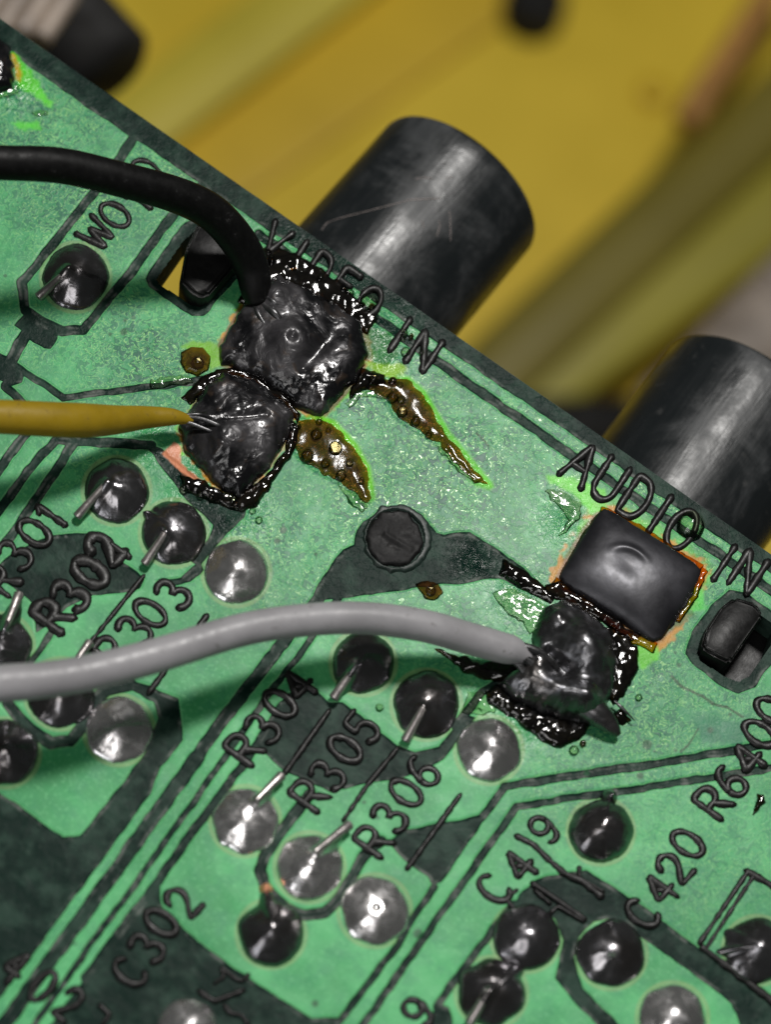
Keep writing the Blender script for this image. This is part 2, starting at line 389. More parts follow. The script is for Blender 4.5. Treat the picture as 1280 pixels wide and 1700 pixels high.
GAP_LINE = [
    ([(224, 222), (200, 262), (155, 320), (70, 427), (35, 470), (41, 514), (72, 535), (103, 549), (138, 547), (166, 512), (219, 448), (284, 360), (330, 310)], 16),
    ([(42, 556), (14, 602)], 20), ([(24, 606), (105, 660), (165, 651), (300, 636), (350, 628)], 12), ([(-40, 570), (15, 600)], 12), ([(8, 640), (40, 672)], 15),
    ([(42, 720), (-20, 800)], 17), ([(98, 724), (48, 778), (-20, 872)], 15), ([(126, 728), (86, 790), (44, 852), (10, 900)], 16), ([(96, 730), (250, 738)], 16),
    ([(430, 388), (735, 606), (960, 762), (1180, 910), (1400, 1062)], 16),
    ([(535, 985), (450, 1090), (357, 1211), (327, 1256)], 22), ([(327, 1256), (215, 1412), (80, 1598), (-10, 1722)], 25),
    ([(566, 988), (505, 1075), (455, 1140), (378, 1250), (320, 1334), (122, 1607), (40, 1722)], 11),
    ([(470, 1170), (405, 1266), (344, 1347), (262, 1462), (140, 1624)], 15),
    ([(90, 1040), (55, 1092), (30, 1120)], 11),
    ([(13, 1168), (30, 1190), (66, 1222), (84, 1233), (116, 1230), (136, 1204), (158, 1160), (176, 1146), (215, 1135)], 21),
    ([(515, 1318), (470, 1375), (440, 1420), (431, 1445), (441, 1475), (475, 1507), (508, 1520), (540, 1514), (566, 1487), (605, 1420), (632, 1396)], 19),
    ([(560, 1700), (661, 1569), (685, 1525), (722, 1472)], 12), ([(590, 1722), (705, 1556), (859, 1338), (995, 1318), (1080, 1306), (1220, 1284), (1400, 1256)], 13),
    ([(800, 1360), (838, 1305), (1060, 1272), (1210, 1247), (1400, 1216)], 14),
    ([(852, 1500), (782, 1592), (754, 1629), (725, 1672)], 13),
    ([(757, 1205), (800, 1150), (830, 1130)], 14),
]
SLOT1 = [(258, 462), (303, 398), (340, 366), (408, 408), (396, 440), (336, 505), (320, 508), (262, 470)]
SLOT2 = [(1158, 1082), (1166, 1056), (1195, 1014), (1214, 998), (1240, 1002), (1292, 1038), (1282, 1072), (1247, 1122), (1228, 1132), (1205, 1124), (1162, 1096)]
# charred pads and puddles (outlines)
P1 = [(402, 505), (425, 478), (460, 463), (500, 478), (545, 502), (598, 536), (606, 568), (614, 590), (592, 628), (566, 660), (536, 692), (508, 684), (470, 660), (430, 632), (368, 604), (364, 574), (384, 540)]
P2 = [(297, 712), (318, 680), (340, 640), (372, 622), (410, 630), (452, 652), (486, 690), (478, 726), (452, 768), (420, 806), (396, 828), (366, 812), (336, 782), (306, 748)]
P3 = [(990, 856), (1002, 847), (1016, 852), (1052, 876), (1110, 912), (1152, 938), (1163, 950), (1160, 964), (1146, 992), (1120, 1036), (1100, 1060), (1086, 1066), (1064, 1056), (1010, 1018), (960, 986), (936, 970), (929, 958), (934, 944), (950, 916), (974, 878)]
P4 = [(828, 1140), (862, 1112), (884, 1084), (884, 1046), (904, 1012), (930, 998), (962, 1010), (988, 1030), (1010, 1056), (1022, 1100), (1020, 1140), (1012, 1166), (1000, 1186), (984, 1198), (962, 1202), (936, 1196), (916, 1190), (880, 1178), (846, 1160)]
AMB1 = [(494, 700), (520, 694), (552, 704), (588, 742), (608, 778), (616, 826), (606, 836), (576, 806), (540, 788), (500, 762), (484, 734)]
AMB2 = [(604, 622), (640, 628), (676, 632), (700, 652), (742, 722), (800, 792), (812, 806), (790, 800), (752, 768), (728, 736), (690, 712), (660, 692), (640, 662), (606, 646)]

JOINTS = [  # x, y, r, height, material, [(spike to x, y, half-width deg)], lead, label
    (125, 460, 56, 30, 'dull', [], ((112, 462, 28), (64, 500, 16)), "tarnished joint inside the eight-sided channel"),
    (193, 815, 55, 30, 'dull', [], ((176, 814, 30), (128, 862, 12)), None),
    (288, 885, 55, 30, 'dull', [(240, 852, 14)], ((272, 897, 30), (240, 940, 12)), None),
    (392, 950, 55, 26, 'solder', [], None, "bright joint above the grey wire"),
    (2, 1072, 52, 30, 'dull', [(28, 1000, 20)], ((8, 1058, 30), (31, 992, 14)), None),
    (100, 1152, 58, 30, 'dull', [], ((122, 1112, 26), (148, 1072, 13)), None),
    (197, 1212, 57, 22, 'solder', [], None, "bright dented joint just below the grey wire"),
    (8, 1250, 56, 30, 'dull', [], None, None),
    (603, 1100, 53, 34, 'dull', [(560, 1152, 20)], ((590, 1112, 30), (553, 1162, 12)), None),
    (708, 1170, 57, 32, 'dull', [], ((698, 1186, 34), (672, 1232, 12)), None),
    (812, 1245, 55, 28, 'solder', [], None, "bright joint beside the lumpy burnt solder"),
    (407, 1363, 57, 24, 'solder', [(452, 1310, 16)], ((424, 1336, 26), (466, 1292, 14)), None),
    (514, 1440, 57, 32, 'solder', [(566, 1386, 18)], ((520, 1424, 38), (578, 1374, 16)), None),
    (450, 1550, 56, 40, 'dull', [(441, 1478, 20)], None, "dark teardrop joint with a copper tip"),
    (622, 1512, 59, 24, 'solder', [], None, "large bright joint with a small crater at its top"),
    (998, 1380, 54, 44, 'dull', [(1010, 1326, 12)], None, "dark round joint with a nub touching the channel"),
    (874, 1556, 57, 28, 'dull', [], None, None),
    (816, 1648, 58, 32, 'dull', [(866, 1604, 22)], ((806, 1652, 34), (778, 1700, 12)), None),
    (1015, 1583, 58, 26, 'dull', [], None, "flat grey joint with a small pointed peak"),
    (1117, 1690, 58, 28, 'solder', [], None, None),
    (1258, 1578, 56, 34, 'dull', [(1206, 1548, 22), (1192, 1580, 12)], None, "ragged dark joint inside the printed corner"),
    (310, 1708, 52, 26, 'solder', [], None, None),
]

# ------------------------------------------------------------------ board surface grid
board = empty("circuit_board", (0, 0, 0), "green circuit board with round solder joints, printed part numbers and scorched pads", "circuit board")
STEP = 0.018
cs = at([-90, 1370, -90, 1370], [-90, -90, 1790, 1790], [0]*4)
us = np.arange(cs[:, 0].min(), cs[:, 0].max(), STEP)
v0 = cs[:, 1].min(); nv = int((V_EDGE - v0) / STEP); vs_ = V_EDGE - STEP * np.arange(nv)[::-1]
UU, VV = np.meshgrid(us, vs_)
PX, PY = project(np.stack([UU.ravel(), VV.ravel(), np.zeros(UU.size)], 1))
inside = (PX > -90) & (PX < 1370) & (PY > -90) & (PY < 1790)
idx_in = np.nonzero(inside)[0]
X, Y = PX[idx_in], PY[idx_in]
# outlines wander a little, as etched edges do
wx = (fbm(X, Y, 22, 2, 3) - 0.5) * 5.0; wy = (fbm(X, Y, 22, 2, 5) - 0.5) * 5.0
XW, YW = X + wx, Y + wy
gap = np.full(X.shape, 40.0)
def upd(arr, xx, yy, fn, x0, y0, x1, y1, pad=40):
    m = np.nonzero((xx > x0 - pad) & (xx < x1 + pad) & (yy > y0 - pad) & (yy < y1 + pad))[0]
    if len(m): arr[m] = np.minimum(arr[m], fn(xx[m], yy[m]))
for P in GAP_POLY:
    A = np.array(P); upd(gap, XW, YW, lambda x, y: sd_poly(x, y, P), A[:, 0].min(), A[:, 1].min(), A[:, 0].max(), A[:, 1].max())
for P, w in GAP_LINE:
    for a, b in zip(P[:-1], P[1:]):
        upd(gap, XW, YW, lambda x, y: sd_seg(x, y, a, b) - w/2, min(a[0], b[0]), min(a[1], b[1]), max(a[0], b[0]), max(a[1], b[1]))
cu = sstep(gap, -2.2, 2.2)
edge = sstep(gap, -8, -3.5) * sstep(gap, 1.5, -1.5)  # mask of the painted highlight just inside the channel borders
zz = -0.030 * (1 - cu)
zz = zz + (fbm(X, Y, 60, 3, 9) - 0.5) * 0.02
# residue plus painted top-left dimness: strongest in the scorched middle, nearly gone at the bottom
film_shade = np.zeros_like(X)
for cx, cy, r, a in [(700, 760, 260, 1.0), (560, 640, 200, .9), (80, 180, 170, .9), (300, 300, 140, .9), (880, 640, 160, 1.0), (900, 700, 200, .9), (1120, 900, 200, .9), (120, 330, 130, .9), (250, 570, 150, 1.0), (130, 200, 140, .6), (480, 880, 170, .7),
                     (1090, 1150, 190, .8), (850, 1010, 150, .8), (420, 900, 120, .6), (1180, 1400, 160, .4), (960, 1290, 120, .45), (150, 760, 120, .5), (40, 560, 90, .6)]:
    film_shade = np.maximum(film_shade, a * np.exp(-((X - cx)**2 + (Y - cy)**2) / (r*r)))
film_shade = np.clip(film_shade * (0.35 + 1.0 * fbm(X, Y, 70, 3, 21)), 0, 1)
wet = np.zeros_like(X)
tint = np.zeros((len(X), 4))
def stain(mask, col, amt=1.0):
    a = np.clip(mask * amt, 0, 1)[:, None]
    tint[:, :3] = np.where(tint[:, 3:] + a > 0, (tint[:, :3] * tint[:, 3:] * (1 - a) + np.array(col)[None] * a) / np.maximum(tint[:, 3:] * (1 - a) + a, 1e-6), tint[:, :3])
    tint[:, 3:] = tint[:, 3:] * (1 - a) + a
def near(P, pad):
    A = np.array(P); m = (X > A[:, 0].min() - pad) & (X < A[:, 0].max() + pad) & (Y > A[:, 1].min() - pad) & (Y < A[:, 1].max() + pad)
    d = np.full(X.shape, 1e3); d[m] = sd_poly(X[m], Y[m], P); return d
nz = fbm(X, Y, 24, 3, 31); nz2 = fbm(X, Y, 9, 2, 37)
for x, y, r, h, mt, sp, ld, lb in JOINTS:      # pale ring of bare pad round each joint
    d = np.hypot(X - x, Y - y) - r
    stain(sstep(d, 7, 3) * sstep(d, -4, 0) * cu, (0.24, 0.33, 0.13), 0.5)
for P, o1, o2, side in ((P3, 16, 34, (0.5, -0.8)), (P1, 8, 9, (0.7, -0.3)), (P2, 4, 5, (-0.7, -0.2))):
    d = near(P, 70); c = np.mean(P, axis=0)
    dirn = ((X - c[0]) * side[0] + (Y - c[1]) * side[1]) / 90.0
    stain(sstep(d + (nz - 0.5) * 30, o2 * np.clip(0.1 + dirn, 0.02, 1.0) + 1e-3, 0) * (d < 60) * cu, (0.10, 0.52, 0.012), 0.9)
    stain(sstep(d + (nz2 - 0.5) * 16, o1 + 3, o1 - 4) * (d < 40) * sstep(nz, 0.36, 0.52), (0.50, 0.22, 0.010), 0.95)
    stain(sstep(d + (nz - 0.5) * 10, o1 * 0.5 + 1, 1) * (d < 40), (0.10, 0.035, 0.008), 0.85)
for P, gl in ((AMB1, (0.16, 0.60, 0.02)), (AMB2, (0.13, 0.58, 0.03))):
    d = near(P, 40)
    stain(sstep(d, 12, 3) * sstep(d, -14, -4) * sstep((X - np.mean(P, 0)[0]) * 0.8 - (Y - np.mean(P, 0)[1]) * 0.6, -10, 30), gl, 0.95)
    wet = np.maximum(wet, sstep(d, 8, 0))
for P, col, amt in (([(905, 790), (960, 795), (1004, 815), (1010, 846), (985, 850), (955, 822), (915, 800)], (0.11, 0.60, 0.02), 0.95),
                    ([(1062, 1062), (1090, 1070), (1092, 1095), (1068, 1110), (1058, 1085)], (0.12, 0.55, 0.02), 0.9),
                    ([(1140, 985), (1168, 975), (1170, 1012), (1130, 1022)], (0.05, 0.50, 0.04), 0.9),
                    ([(1120, 1010), (1160, 1018), (1110, 1050), (1096, 1060)], (0.008, 0.10, 0.012), 0.8),
                    ([(20, 88), (50, 118), (84, 170), (86, 184), (58, 160), (30, 140)], (0.08, 0.55, 0.02), 0.95),
                    ([(20, 92), (34, 118), (32, 134), (24, 132)], (0.45, 0.28, 0.01), 0.95),
                    ([(20, 204), (64, 204), (66, 214), (30, 214)], (0.07, 0.55, 0.03), 0.9),
                    ([(302, 576), (330, 566), (360, 570), (378, 600), (350, 616), (340, 590)], (0.15, 0.42, 0.01), 0.95),
                    ([(606, 600), (640, 606), (672, 604), (668, 620), (650, 628), (614, 616)], (0.20, 0.42, 0.01), 0.95),
                    ([(606, 540), (650, 555), (662, 590), (640, 604), (610, 596)], (0.012, 0.13, 0.02), 0.75),
                    ([(500, 700), (530, 700), (560, 716), (540, 728), (505, 740)], (0.18, 0.40, 0.01), 0.9),
                    ([(905, 812), (930, 812), (962, 830), (960, 858), (940, 862), (925, 840)], (0.015, 0.15, 0.05), 0.6),
                    ([(1150, 1190), (1240, 1200), (1232, 1235), (1170, 1232)], (0.018, 0.16, 0.085), 0.8),
                    ([(1120, 1175), (1200, 1182), (1200, 1205), (1150, 1200)], (0.03, 0.22, 0.10), 0.6)):
    d = near(P, 20) + (nz2 - 0.5) * 9
    stain(sstep(d, 5, -3), col, amt)
for x, y, r in [(205, 551, 6), (207, 532, 3), (1075, 1236, 8), (460, 898, 5), (470, 880, 6), (524, 920, 3), (1063, 1288, 6), (523, 1666, 6), (694, 1550, 8), (1128, 1104, 4), (1180, 1212, 5), (1122, 1246, 3), (182, 555, 3), (1213, 1186, 3), (975, 1283, 5)]:
    stain(sstep(np.hypot(X - x, Y - y), r + 2, r - 2), (0.012, 0.075, 0.03), 0.85)
# hair-thin cracks of dried residue
for P, w in (([(1115, 1122), (1130, 1138), (1150, 1150), (1168, 1158), (1182, 1168), (1205, 1174), (1232, 1192)], 3.2), ([(1160, 1210), (1148, 1228), (1132, 1248)], 2.2), ([(790, 720), (812, 740)], 2.5), ([(845, 1640), (846, 1655)], 1.5)):
    for a, b in zip(P[:-1], P[1:]):
        d = sd_seg(XW, YW, a, b); stain(sstep(d, w, w * 0.4), (0.012, 0.06, 0.02), 0.85)
stain(sstep(near([(268, 752), (288, 734), (300, 740), (300, 770), (338, 800), (330, 806), (300, 782)], 20) + (nz2 - .5) * 5, 2, -2), (0.62, 0.24, 0.13), 1.0)
for cx, cy, r in [(330, 805, 55), (400, 850, 45), (250, 735, 40), (860, 985, 50), (790, 930, 40), (640, 600, 40), (560, 490, 90), (470, 430, 60), (650, 545, 60), (800, 1120, 40), (870, 1190, 50), (930, 860, 45), (880, 1000, 45), (20, 140, 45)]:
    wet = np.maximum(wet, np.exp(-((X - cx)**2 + (Y - cy)**2) / (r*r)))
keep_v = np.ones(UU.size, bool)
h1 = np.full(UU.size, 9.0); h1[idx_in] = np.minimum(near(SLOT1, 5), near(SLOT2, 5))

full = lambda a, fill=0: (lambda z: (z.__setitem__(idx_in, a), z)[1])(np.full((UU.size,) + a.shape[1:], fill, float))
ZF, CUF, FILM_SHADE_F, WETF, TF, EDF = full(zz), full(cu, 1), full(film_shade), full(wet), full(tint), full(edge)
ny, nx = UU.shape
I = np.arange(ny*nx).reshape(ny, nx)
Q = np.stack([I[:-1, :-1], I[:-1, 1:], I[1:, 1:], I[1:, :-1]], -1)
okq = inside[Q].all(-1) & ~((h1[Q] < 0).all(-1))
catq = (CUF[Q].mean(-1) > 0.5)
# connected pieces of copper and of bare channel (run-length union-find)
lab = -np.ones(okq.shape, np.int64); par = []
def find(a):
    while par[a] != a: par[a] = par[par[a]]; a = par[a]
    return a
prev = []
val = np.where(okq, catq.astype(int), -1)
for r in range(val.shape[0]):
    row = val[r]; ch = np.nonzero(np.diff(row))[0] + 1
    st = np.concatenate([[0], ch]); en = np.concatenate([ch, [len(row)]])
    cur = []
    for a, b in zip(st, en):
        if row[a] < 0: continue
        k = len(par); par.append(k); cur.append((a, b, k, row[a])); lab[r, a:b] = k
    j = 0
    for a, b, k, v in cur:
        while j < len(prev) and prev[j][1] <= a: j += 1
        i = j
        while i < len(prev) and prev[i][0] < b:
            if prev[i][3] == v: par[find(k)] = find(prev[i][2])
            i += 1
    prev = cur
root = np.array([find(k) for k in range(len(par))])
labf = np.where(lab >= 0, root[np.maximum(lab, 0)], -1)
ids, cnt = np.unique(labf[labf >= 0], return_counts=True)
big_ids = [i for i, c in zip(ids, cnt) if c > 260]
biggest = ids[np.argmax(cnt)]
small = ~np.isin(labf, big_ids) & (labf >= 0); labf[small] = biggest
# a lip of skirt under the outer border keeps the sheet from looking paper-thin
for i in big_ids:
    m = labf == i
    q = Q[m]
    uniq, inv = np.unique(q, return_inverse=True)
    co = np.stack([UU.ravel()[uniq], VV.ravel()[uniq], ZF[uniq]], 1)
    me = mesh(co, inv.reshape(-1, 4))
    for nm, arr in (("cu", CUF), ("film_shade", FILM_SHADE_F), ("wet", WETF), ("edge", EDF)):
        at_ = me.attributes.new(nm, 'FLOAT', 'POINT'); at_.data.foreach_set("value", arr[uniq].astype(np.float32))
    at_ = me.attributes.new("tint", 'FLOAT_COLOR', 'POINT'); at_.data.foreach_set("color", TF[uniq].astype(np.float32).ravel())
    light = bool(catq[m].mean() > 0.5)
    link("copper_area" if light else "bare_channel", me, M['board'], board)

# the laminate itself, with the two slots cut through
import bmesh
def slab(outline, holes, z0, z1):
    bm = bmesh.new(); es = []
    for L in [outline] + holes:
        vv = [bm.verts.new((p[0], p[1], z1)) for p in L]
        es += [bm.edges.new((vv[i], vv[(i+1) % len(vv)])) for i in range(len(vv))]
    bmesh.ops.triangle_fill(bm, use_beauty=True, edges=es)
    r = bmesh.ops.extrude_face_region(bm, geom=bm.faces[:])
    for v in r['geom']:
        if isinstance(v, bmesh.types.BMVert): v.co.z = z0
    bmesh.ops.recalc_face_normals(bm, faces=bm.faces[:])
    me = bpy.data.meshes.new("m"); bm.to_mesh(me); bm.free(); return me
ring = lambda P: [tuple(p[:2]) for p in at([q[0] for q in P], [q[1] for q in P], [0]*len(P))]
lo, hi = cs[:, 0].min() - 3, cs[:, 0].max() + 3
link("board_core", slab([(lo, v0 - 3), (hi, v0 - 3), (hi, V_EDGE + 0.01), (lo, V_EDGE + 0.01)], [ring(SLOT1), ring(SLOT2)], -0.66, -0.05), M['edge'], board, smooth=False)

_me = slab([(lo, v0 - 3), (hi, v0 - 3), (hi, V_EDGE - 0.36), (lo, V_EDGE - 0.36)], [ring(SLOT1), ring(SLOT2)], -0.049, -0.046)
_a = _me.attributes.new("cu", 'FLOAT', 'POINT'); _a.data.foreach_set("value", np.ones(len(_me.vertices), np.float32))
link("copper_area", _me, M['board'], board, smooth=False)      # the board beyond the finely shaped part

# ------------------------------------------------------------------ solder joints
def to_world(px, py, hpx):
    P = at(px, py, np.zeros(np.size(px))); P[:, 2] = np.asarray(hpx) * S; return P

def dome(cx, cy, r, h, spikes, seed, nr=22, ns=84, tip=0.0, crater=False, flat=0.0, rdg=None):
    th = np.linspace(0, 2*math.pi, ns, endpoint=False)
    rng = np.random.RandomState(seed)
    R = np.full(ns, float(r))
    for k in range(2, 9): R += rng.randn() * r * 0.022 / k**0.5 * np.cos(k*th + rng.rand()*6.28)
    R += (rng.rand(ns) - 0.5) * 0.9
    for sx, sy, wdg in spikes:
        L = math.hypot(sx - cx, sy - cy); a = math.atan2(sy - cy, sx - cx)
        da = np.abs((th - a + math.pi) % (2*math.pi) - math.pi)
        R = np.maximum(R, r * 0.5 + (L + 6 - r * 0.5) * np.exp(-(da / math.radians(wdg))**2) * 1.0) if L > r else R
    t = np.linspace(0, 1, nr)[1:]
    px = [cx]; py = [cy]; hh = [1.0]
    for tt in t:
        px += list(cx + R * tt * np.cos(th)); py += list(cy + R * tt * np.sin(th)); hh += [tt] * ns
    px, py, tt = np.array(px), np.array(py), np.array(hh); tt[0] = 0
    pk = 0.26 + 0.5 * flat
    cone = 1 - (np.sqrt(tt*tt + pk*pk) - pk) / (math.sqrt(1 + pk*pk) - pk)
    z = h * (0.80 * cone + 0.20 * np.sqrt(np.clip(1 - tt**3, 0, 1)))
    z += h * tip * np.exp(-(tt / 0.22)**2)
    if crater: z -= h * 0.16 * np.exp(-(tt / 0.10)**2)
    z += (fbm(px, py, r * 0.8, 3, seed) - 0.5) * h * 0.22 * (1 - tt**3)
    if rdg: z += rdg[2] * np.exp(-(sd_seg(px, py, rdg[0], rdg[1]) / 9.0)**2) * (1 - tt**4)
    z = z - 3.0 * sstep(tt, 0.93, 1.0)
    V = to_world(px, py, z); fs = []
    for j in range(ns): fs.append((0, 1 + (j+1) % ns, 1 + j))
    for i in range(nr - 2):
        for j in range(ns):
            a, b = 1 + i*ns + j, 1 + i*ns + (j+1) % ns
            fs.append((a, b, b + ns, a + ns))
    return V, fs

for k, (x, y, r, h, mt, sp, ld, lb) in enumerate(JOINTS):
    V, fs = dome(x, y, r, h, sp, 40 + k, tip=0.0, rdg=((ld[0][0], ld[0][1]), (ld[1][0], ld[1][1]), 9.0) if ld else None, crater=(k in (14,)), flat=(1.2 if k in (1, 2, 9, 15, 16, 17) else 0.5 if k in (0, 8, 14, 18) else 0.15))
    o = link("solder_joint", mesh(V, fs), M[mt], board)
    if lb: o["label"] = lb
    if ld:
        (ax, ay, az), (bx, by, bz) = ld
        P = np.array([to_world([ax + (bx-ax)*t], [ay + (by-ay)*t], [az + (bz-az)*t])[0] for t in np.linspace(0, 1, 6)])
        vs, fs = tube(P, np.linspace(0.05, 0.085, 6), 12)
        link("component_lead", mesh(vs, fs), M['lead'], o)
    if k == 13:
        V, fs = dome(441, 1477, 12, 16, [], 5, 8, 24); link("copper_tip", mesh(V, fs), M['copper'], o)
    if k == 15:
        V, fs = dome(1011, 1325, 15, 24, [], 6, 8, 24); link("solder_nub", mesh(V, fs), M['dull'], o)
    if k == 18:
        P = to_world([1002, 1016, 1022, 1008, 1010], [1588, 1580, 1592, 1600, 1590], [22, 22, 20, 20, 38])
        link("solder_peak", mesh(P, [(0, 1, 4), (1, 2, 4), (2, 3, 4), (3, 0, 4)]), M['solder'], o, smooth=False)

# ------------------------------------------------------------------ free-form lumps: height fields over an outline
def lump(name, P, mat, hfun, parent=board, step=1.7, jit=9.0, **props):
    A = np.array(P, float)
    x = np.arange(A[:, 0].min() - 6, A[:, 0].max() + 6, step); y = np.arange(A[:, 1].min() - 6, A[:, 1].max() + 6, step)
    GX, GY = np.meshgrid(x, y); jx = GX + (fbm(GX, GY, 14, 2, 61) - .5) * jit; jy = GY + (fbm(GX, GY, 14, 2, 67) - .5) * jit
    d = sd_poly(jx.ravel(), jy.ravel(), P).reshape(GX.shape)
    z = hfun(GX, GY, -d)
    z = np.where(d > 0, -1.5 - d * 1.2, z)
    V = to_world(GX.ravel(), GY.ravel(), z.ravel())
    I = np.arange(GX.size).reshape(GX.shape)
    q = np.stack([I[:-1, :-1], I[1:, :-1], I[1:, 1:], I[:-1, 1:]], -1)
    q = q[(d[:-1, :-1] < 4) & (d[1:, 1:] < 4)]
    u, inv = np.unique(q, return_inverse=True)
    me = mesh(V[u], inv.reshape(-1, 4))
    if mat in ('black_flux', 'amber', 'orange', 'clear', 'shell'):
        at_ = me.attributes.new("thick", 'FLOAT', 'POINT'); at_.data.foreach_set("value", np.clip((-d.ravel()[u]) / 9.0, 0, 1).astype(np.float32))
    return link(name, me, M[mat], parent, **props)

def rise(d, h, k): return h * np.sqrt(np.clip(1 - np.exp(-np.clip(d, 0, None) / k), 0, 1))
def blob(x, y, cx, cy, r, a): return a * np.exp(-((x - cx)**2 + (y - cy)**2) / (r*r))
def ridge(x, y, a, b, r, h0, h1):
    dx, dy = b[0]-a[0], b[1]-a[1]; t = np.clip(((x-a[0])*dx + (y-a[1])*dy) / (dx*dx+dy*dy), 0, 1)
    d = np.hypot(x - a[0] - t*dx, y - a[1] - t*dy); return (h0 + (h1-h0)*t) * np.exp(-(d / r)**2)
rough = lambda x, y, sc, s: (fbm(x, y, sc, 4, s) - 0.5) * 2

def pillow(x, y, d):
    a = ((x - 1046) * .854 + (y - 956) * .52) / 101.0; b = (-(x - 1046) * .52 + (y - 956) * .854) / 75.0
    q = np.clip((1 - np.abs(a)**2.5) * (1 - np.abs(b)**2.5), 0, 1)
    r = np.hypot((x - 1040) * .854 + (y - 945) * .52, (-(x - 1040) * .52 + (y - 945) * .854) * 1.5)
    return 3 + 25 * np.sqrt(q) + 4.0 * np.exp(-((r - 34) / 9.0)**2) * sstep((x - 1040) * .3 - (y - 945), 0, 40) - 3 * np.exp(-(r / 26)**2)
lump("scorched_pad", P1, 'char', lambda x, y, d: rise(d, 30, 16) + blob(x, y, 480, 580, 34, 20) + blob(x, y, 455, 505, 26, 16) + blob(x, y, 560, 580, 30, 8) - blob(x, y, 482, 578, 8, 9)
     - ridge(x, y, (500, 620), (560, 560), 12, 10, 4) + rough(x, y, 56, 71) * 6 * sstep(d, 0, 12), label="charred lumpy pad where the black wire ends")
lump("scorched_pad", P2, 'char', lambda x, y, d: rise(d, 28, 18) + blob(x, y, 372, 745, 36, 18) + blob(x, y, 420, 690, 30, 8) + ridge(x, y, (300, 700), (362, 712), 12, 14, 6)
     - ridge(x, y, (330, 715), (440, 700), 7, 8, 6) + rough(x, y, 52, 73) * 7 * sstep(d, 0, 12), label="charred pad where the ochre wire ends")
lump("solder_pad", P3, 'pad', pillow, jit=3.0, label="smooth dark rectangular pad with scorched orange rim")
lump("burnt_solder", P4, 'burnt', lambda x, y, d: rise(d, 26, 12) + ridge(x, y, (915, 1164), (992, 1190), 22, 12, 16) * sstep(d, 0, 10) + blob(x, y, 884, 1112, 30, 34) + ridge(x, y, (850, 1140), (960, 1168), 26, 20, 30) + blob(x, y, 955, 1075, 42, 34) + blob(x, y, 975, 1110, 34, 22)
     + blob(x, y, 915, 1035, 20, 14) - ridge(x, y, (905, 1095), (935, 1125), 9, 22, 18) + rough(x, y, 44, 77) * 6 * sstep(d, 0, 10), label="lumpy burnt solder with a pointed peak at the grey wire")
_P = spline(np.array([(930, 1156, 16), (964, 1176, 22), (994, 1196, 21), (1014, 1214, 18), (1024, 1224, 15)], float), 6)
vs, fs = tube(to_world(_P[:, 0], _P[:, 1], _P[:, 2]), np.interp(np.linspace(0, 1, len(_P)), [0, .45, .8, 1], [0.26, 0.215, 0.115, 0.055]), 20); link("solder_peak", mesh(vs, fs), M['peak'], board, label="pointed peak of the burnt solder")
lump("scorched_pad", [(-70, 40), (-10, 55), (14, 80), (24, 120), (18, 150), (-10, 160), (-70, 170)], 'char', lambda x, y, d: rise(d, 30, 16) + rough(x, y, 30, 79) * 7, label="charred pad at the board corner")

wr = lambda amp, sc, s, h, k: (lambda x, y, d: rise(d, h, k) * (0.45 + 1.1 * fbm(x, y, sc, 2, s)) + (fbm(x, y, sc * 0.8, 2, s + 3) - .5) * 2 * amp * sstep(d, 0, 8))
BF = [
    [(300, 660), (330, 628), (360, 612), (400, 615), (470, 650), (500, 690), (494, 704), (460, 668), (400, 628), (352, 640), (318, 672)],
    [(394, 822), (430, 800), (470, 750), (484, 700), (498, 708), (486, 752), (452, 800), (432, 836), (404, 850), (380, 842)],
    [(300, 790), (330, 796), (372, 818), (398, 832), (392, 846), (340, 828), (306, 812)],
    [(392, 500), (420, 440), (438, 412), (470, 414), (512, 432), (576, 478), (626, 530), (612, 556), (540, 506), (462, 470), (424, 486), (404, 508)],
    [(582, 644), (600, 612), (640, 622), (640, 640), (604, 648), (578, 662)],
    [(1000, 1040), (1030, 1048), (1058, 1074), (1064, 1110), (1040, 1150), (1018, 1174), (1000, 1140), (1010, 1090)],
    [(826, 1138), (850, 1162), (885, 1180), (918, 1190), (960, 1184), (982, 1198), (964, 1230), (930, 1242), (900, 1232), (860, 1200), (812, 1170), (806, 1148)],
    [(720, 1075), (800, 1098), (850, 1092), (872, 1108), (852, 1130), (812, 1130), (770, 1116)],
    [(838, 930), (870, 944), (905, 972), (925, 990), (912, 1004), (880, 984), (850, 966), (832, 952)],
    [(906, 968), (930, 966), (1000, 1012), (1062, 1056), (1050, 1064), (990, 1026), (930, 996), (905, 990)],
    [(1012, 1198), (1034, 1168), (1048, 1196), (1036, 1204)],
]
for i, P in enumerate(BF):
    lump("flux_residue", P, 'black_flux', wr(2.6, 26, 80 + i, 11, 9))
lump("flux_puddle", AMB1, 'amber', wr(0.6, 40, 101, 5, 14), label="amber puddle below the charred pads")
lump("flux_puddle", AMB2, 'amber', wr(0.6, 40, 103, 5, 12), label="long amber streak with a bright green border")
for P in ([(1000, 840), (1062, 870), (1122, 910), (1170, 940), (1162, 954), (1108, 922), (1048, 886), (994, 856)], [(924, 958), (960, 986), (1010, 1020), (1064, 1058), (1094, 1068), (1086, 1084), (1054, 1070), (1000, 1030), (948, 992), (914, 968)],
          [(1166, 942), (1176, 950), (1160, 990), (1130, 1036), (1118, 1030), (1148, 985)], [(930, 955), (944, 925), (978, 872), (986, 878), (954, 930), (938, 960)]):
    lump("flux_puddle", P, 'orange', wr(1.2, 20, 140, 7, 5), jit=6.0)
lump("flux_puddle", [(300, 586), (316, 576), (336, 578), (350, 592), (346, 614), (328, 624), (308, 618), (298, 602)], 'amber', lambda x, y, d: rise(d, 13, 12), jit=3.0)
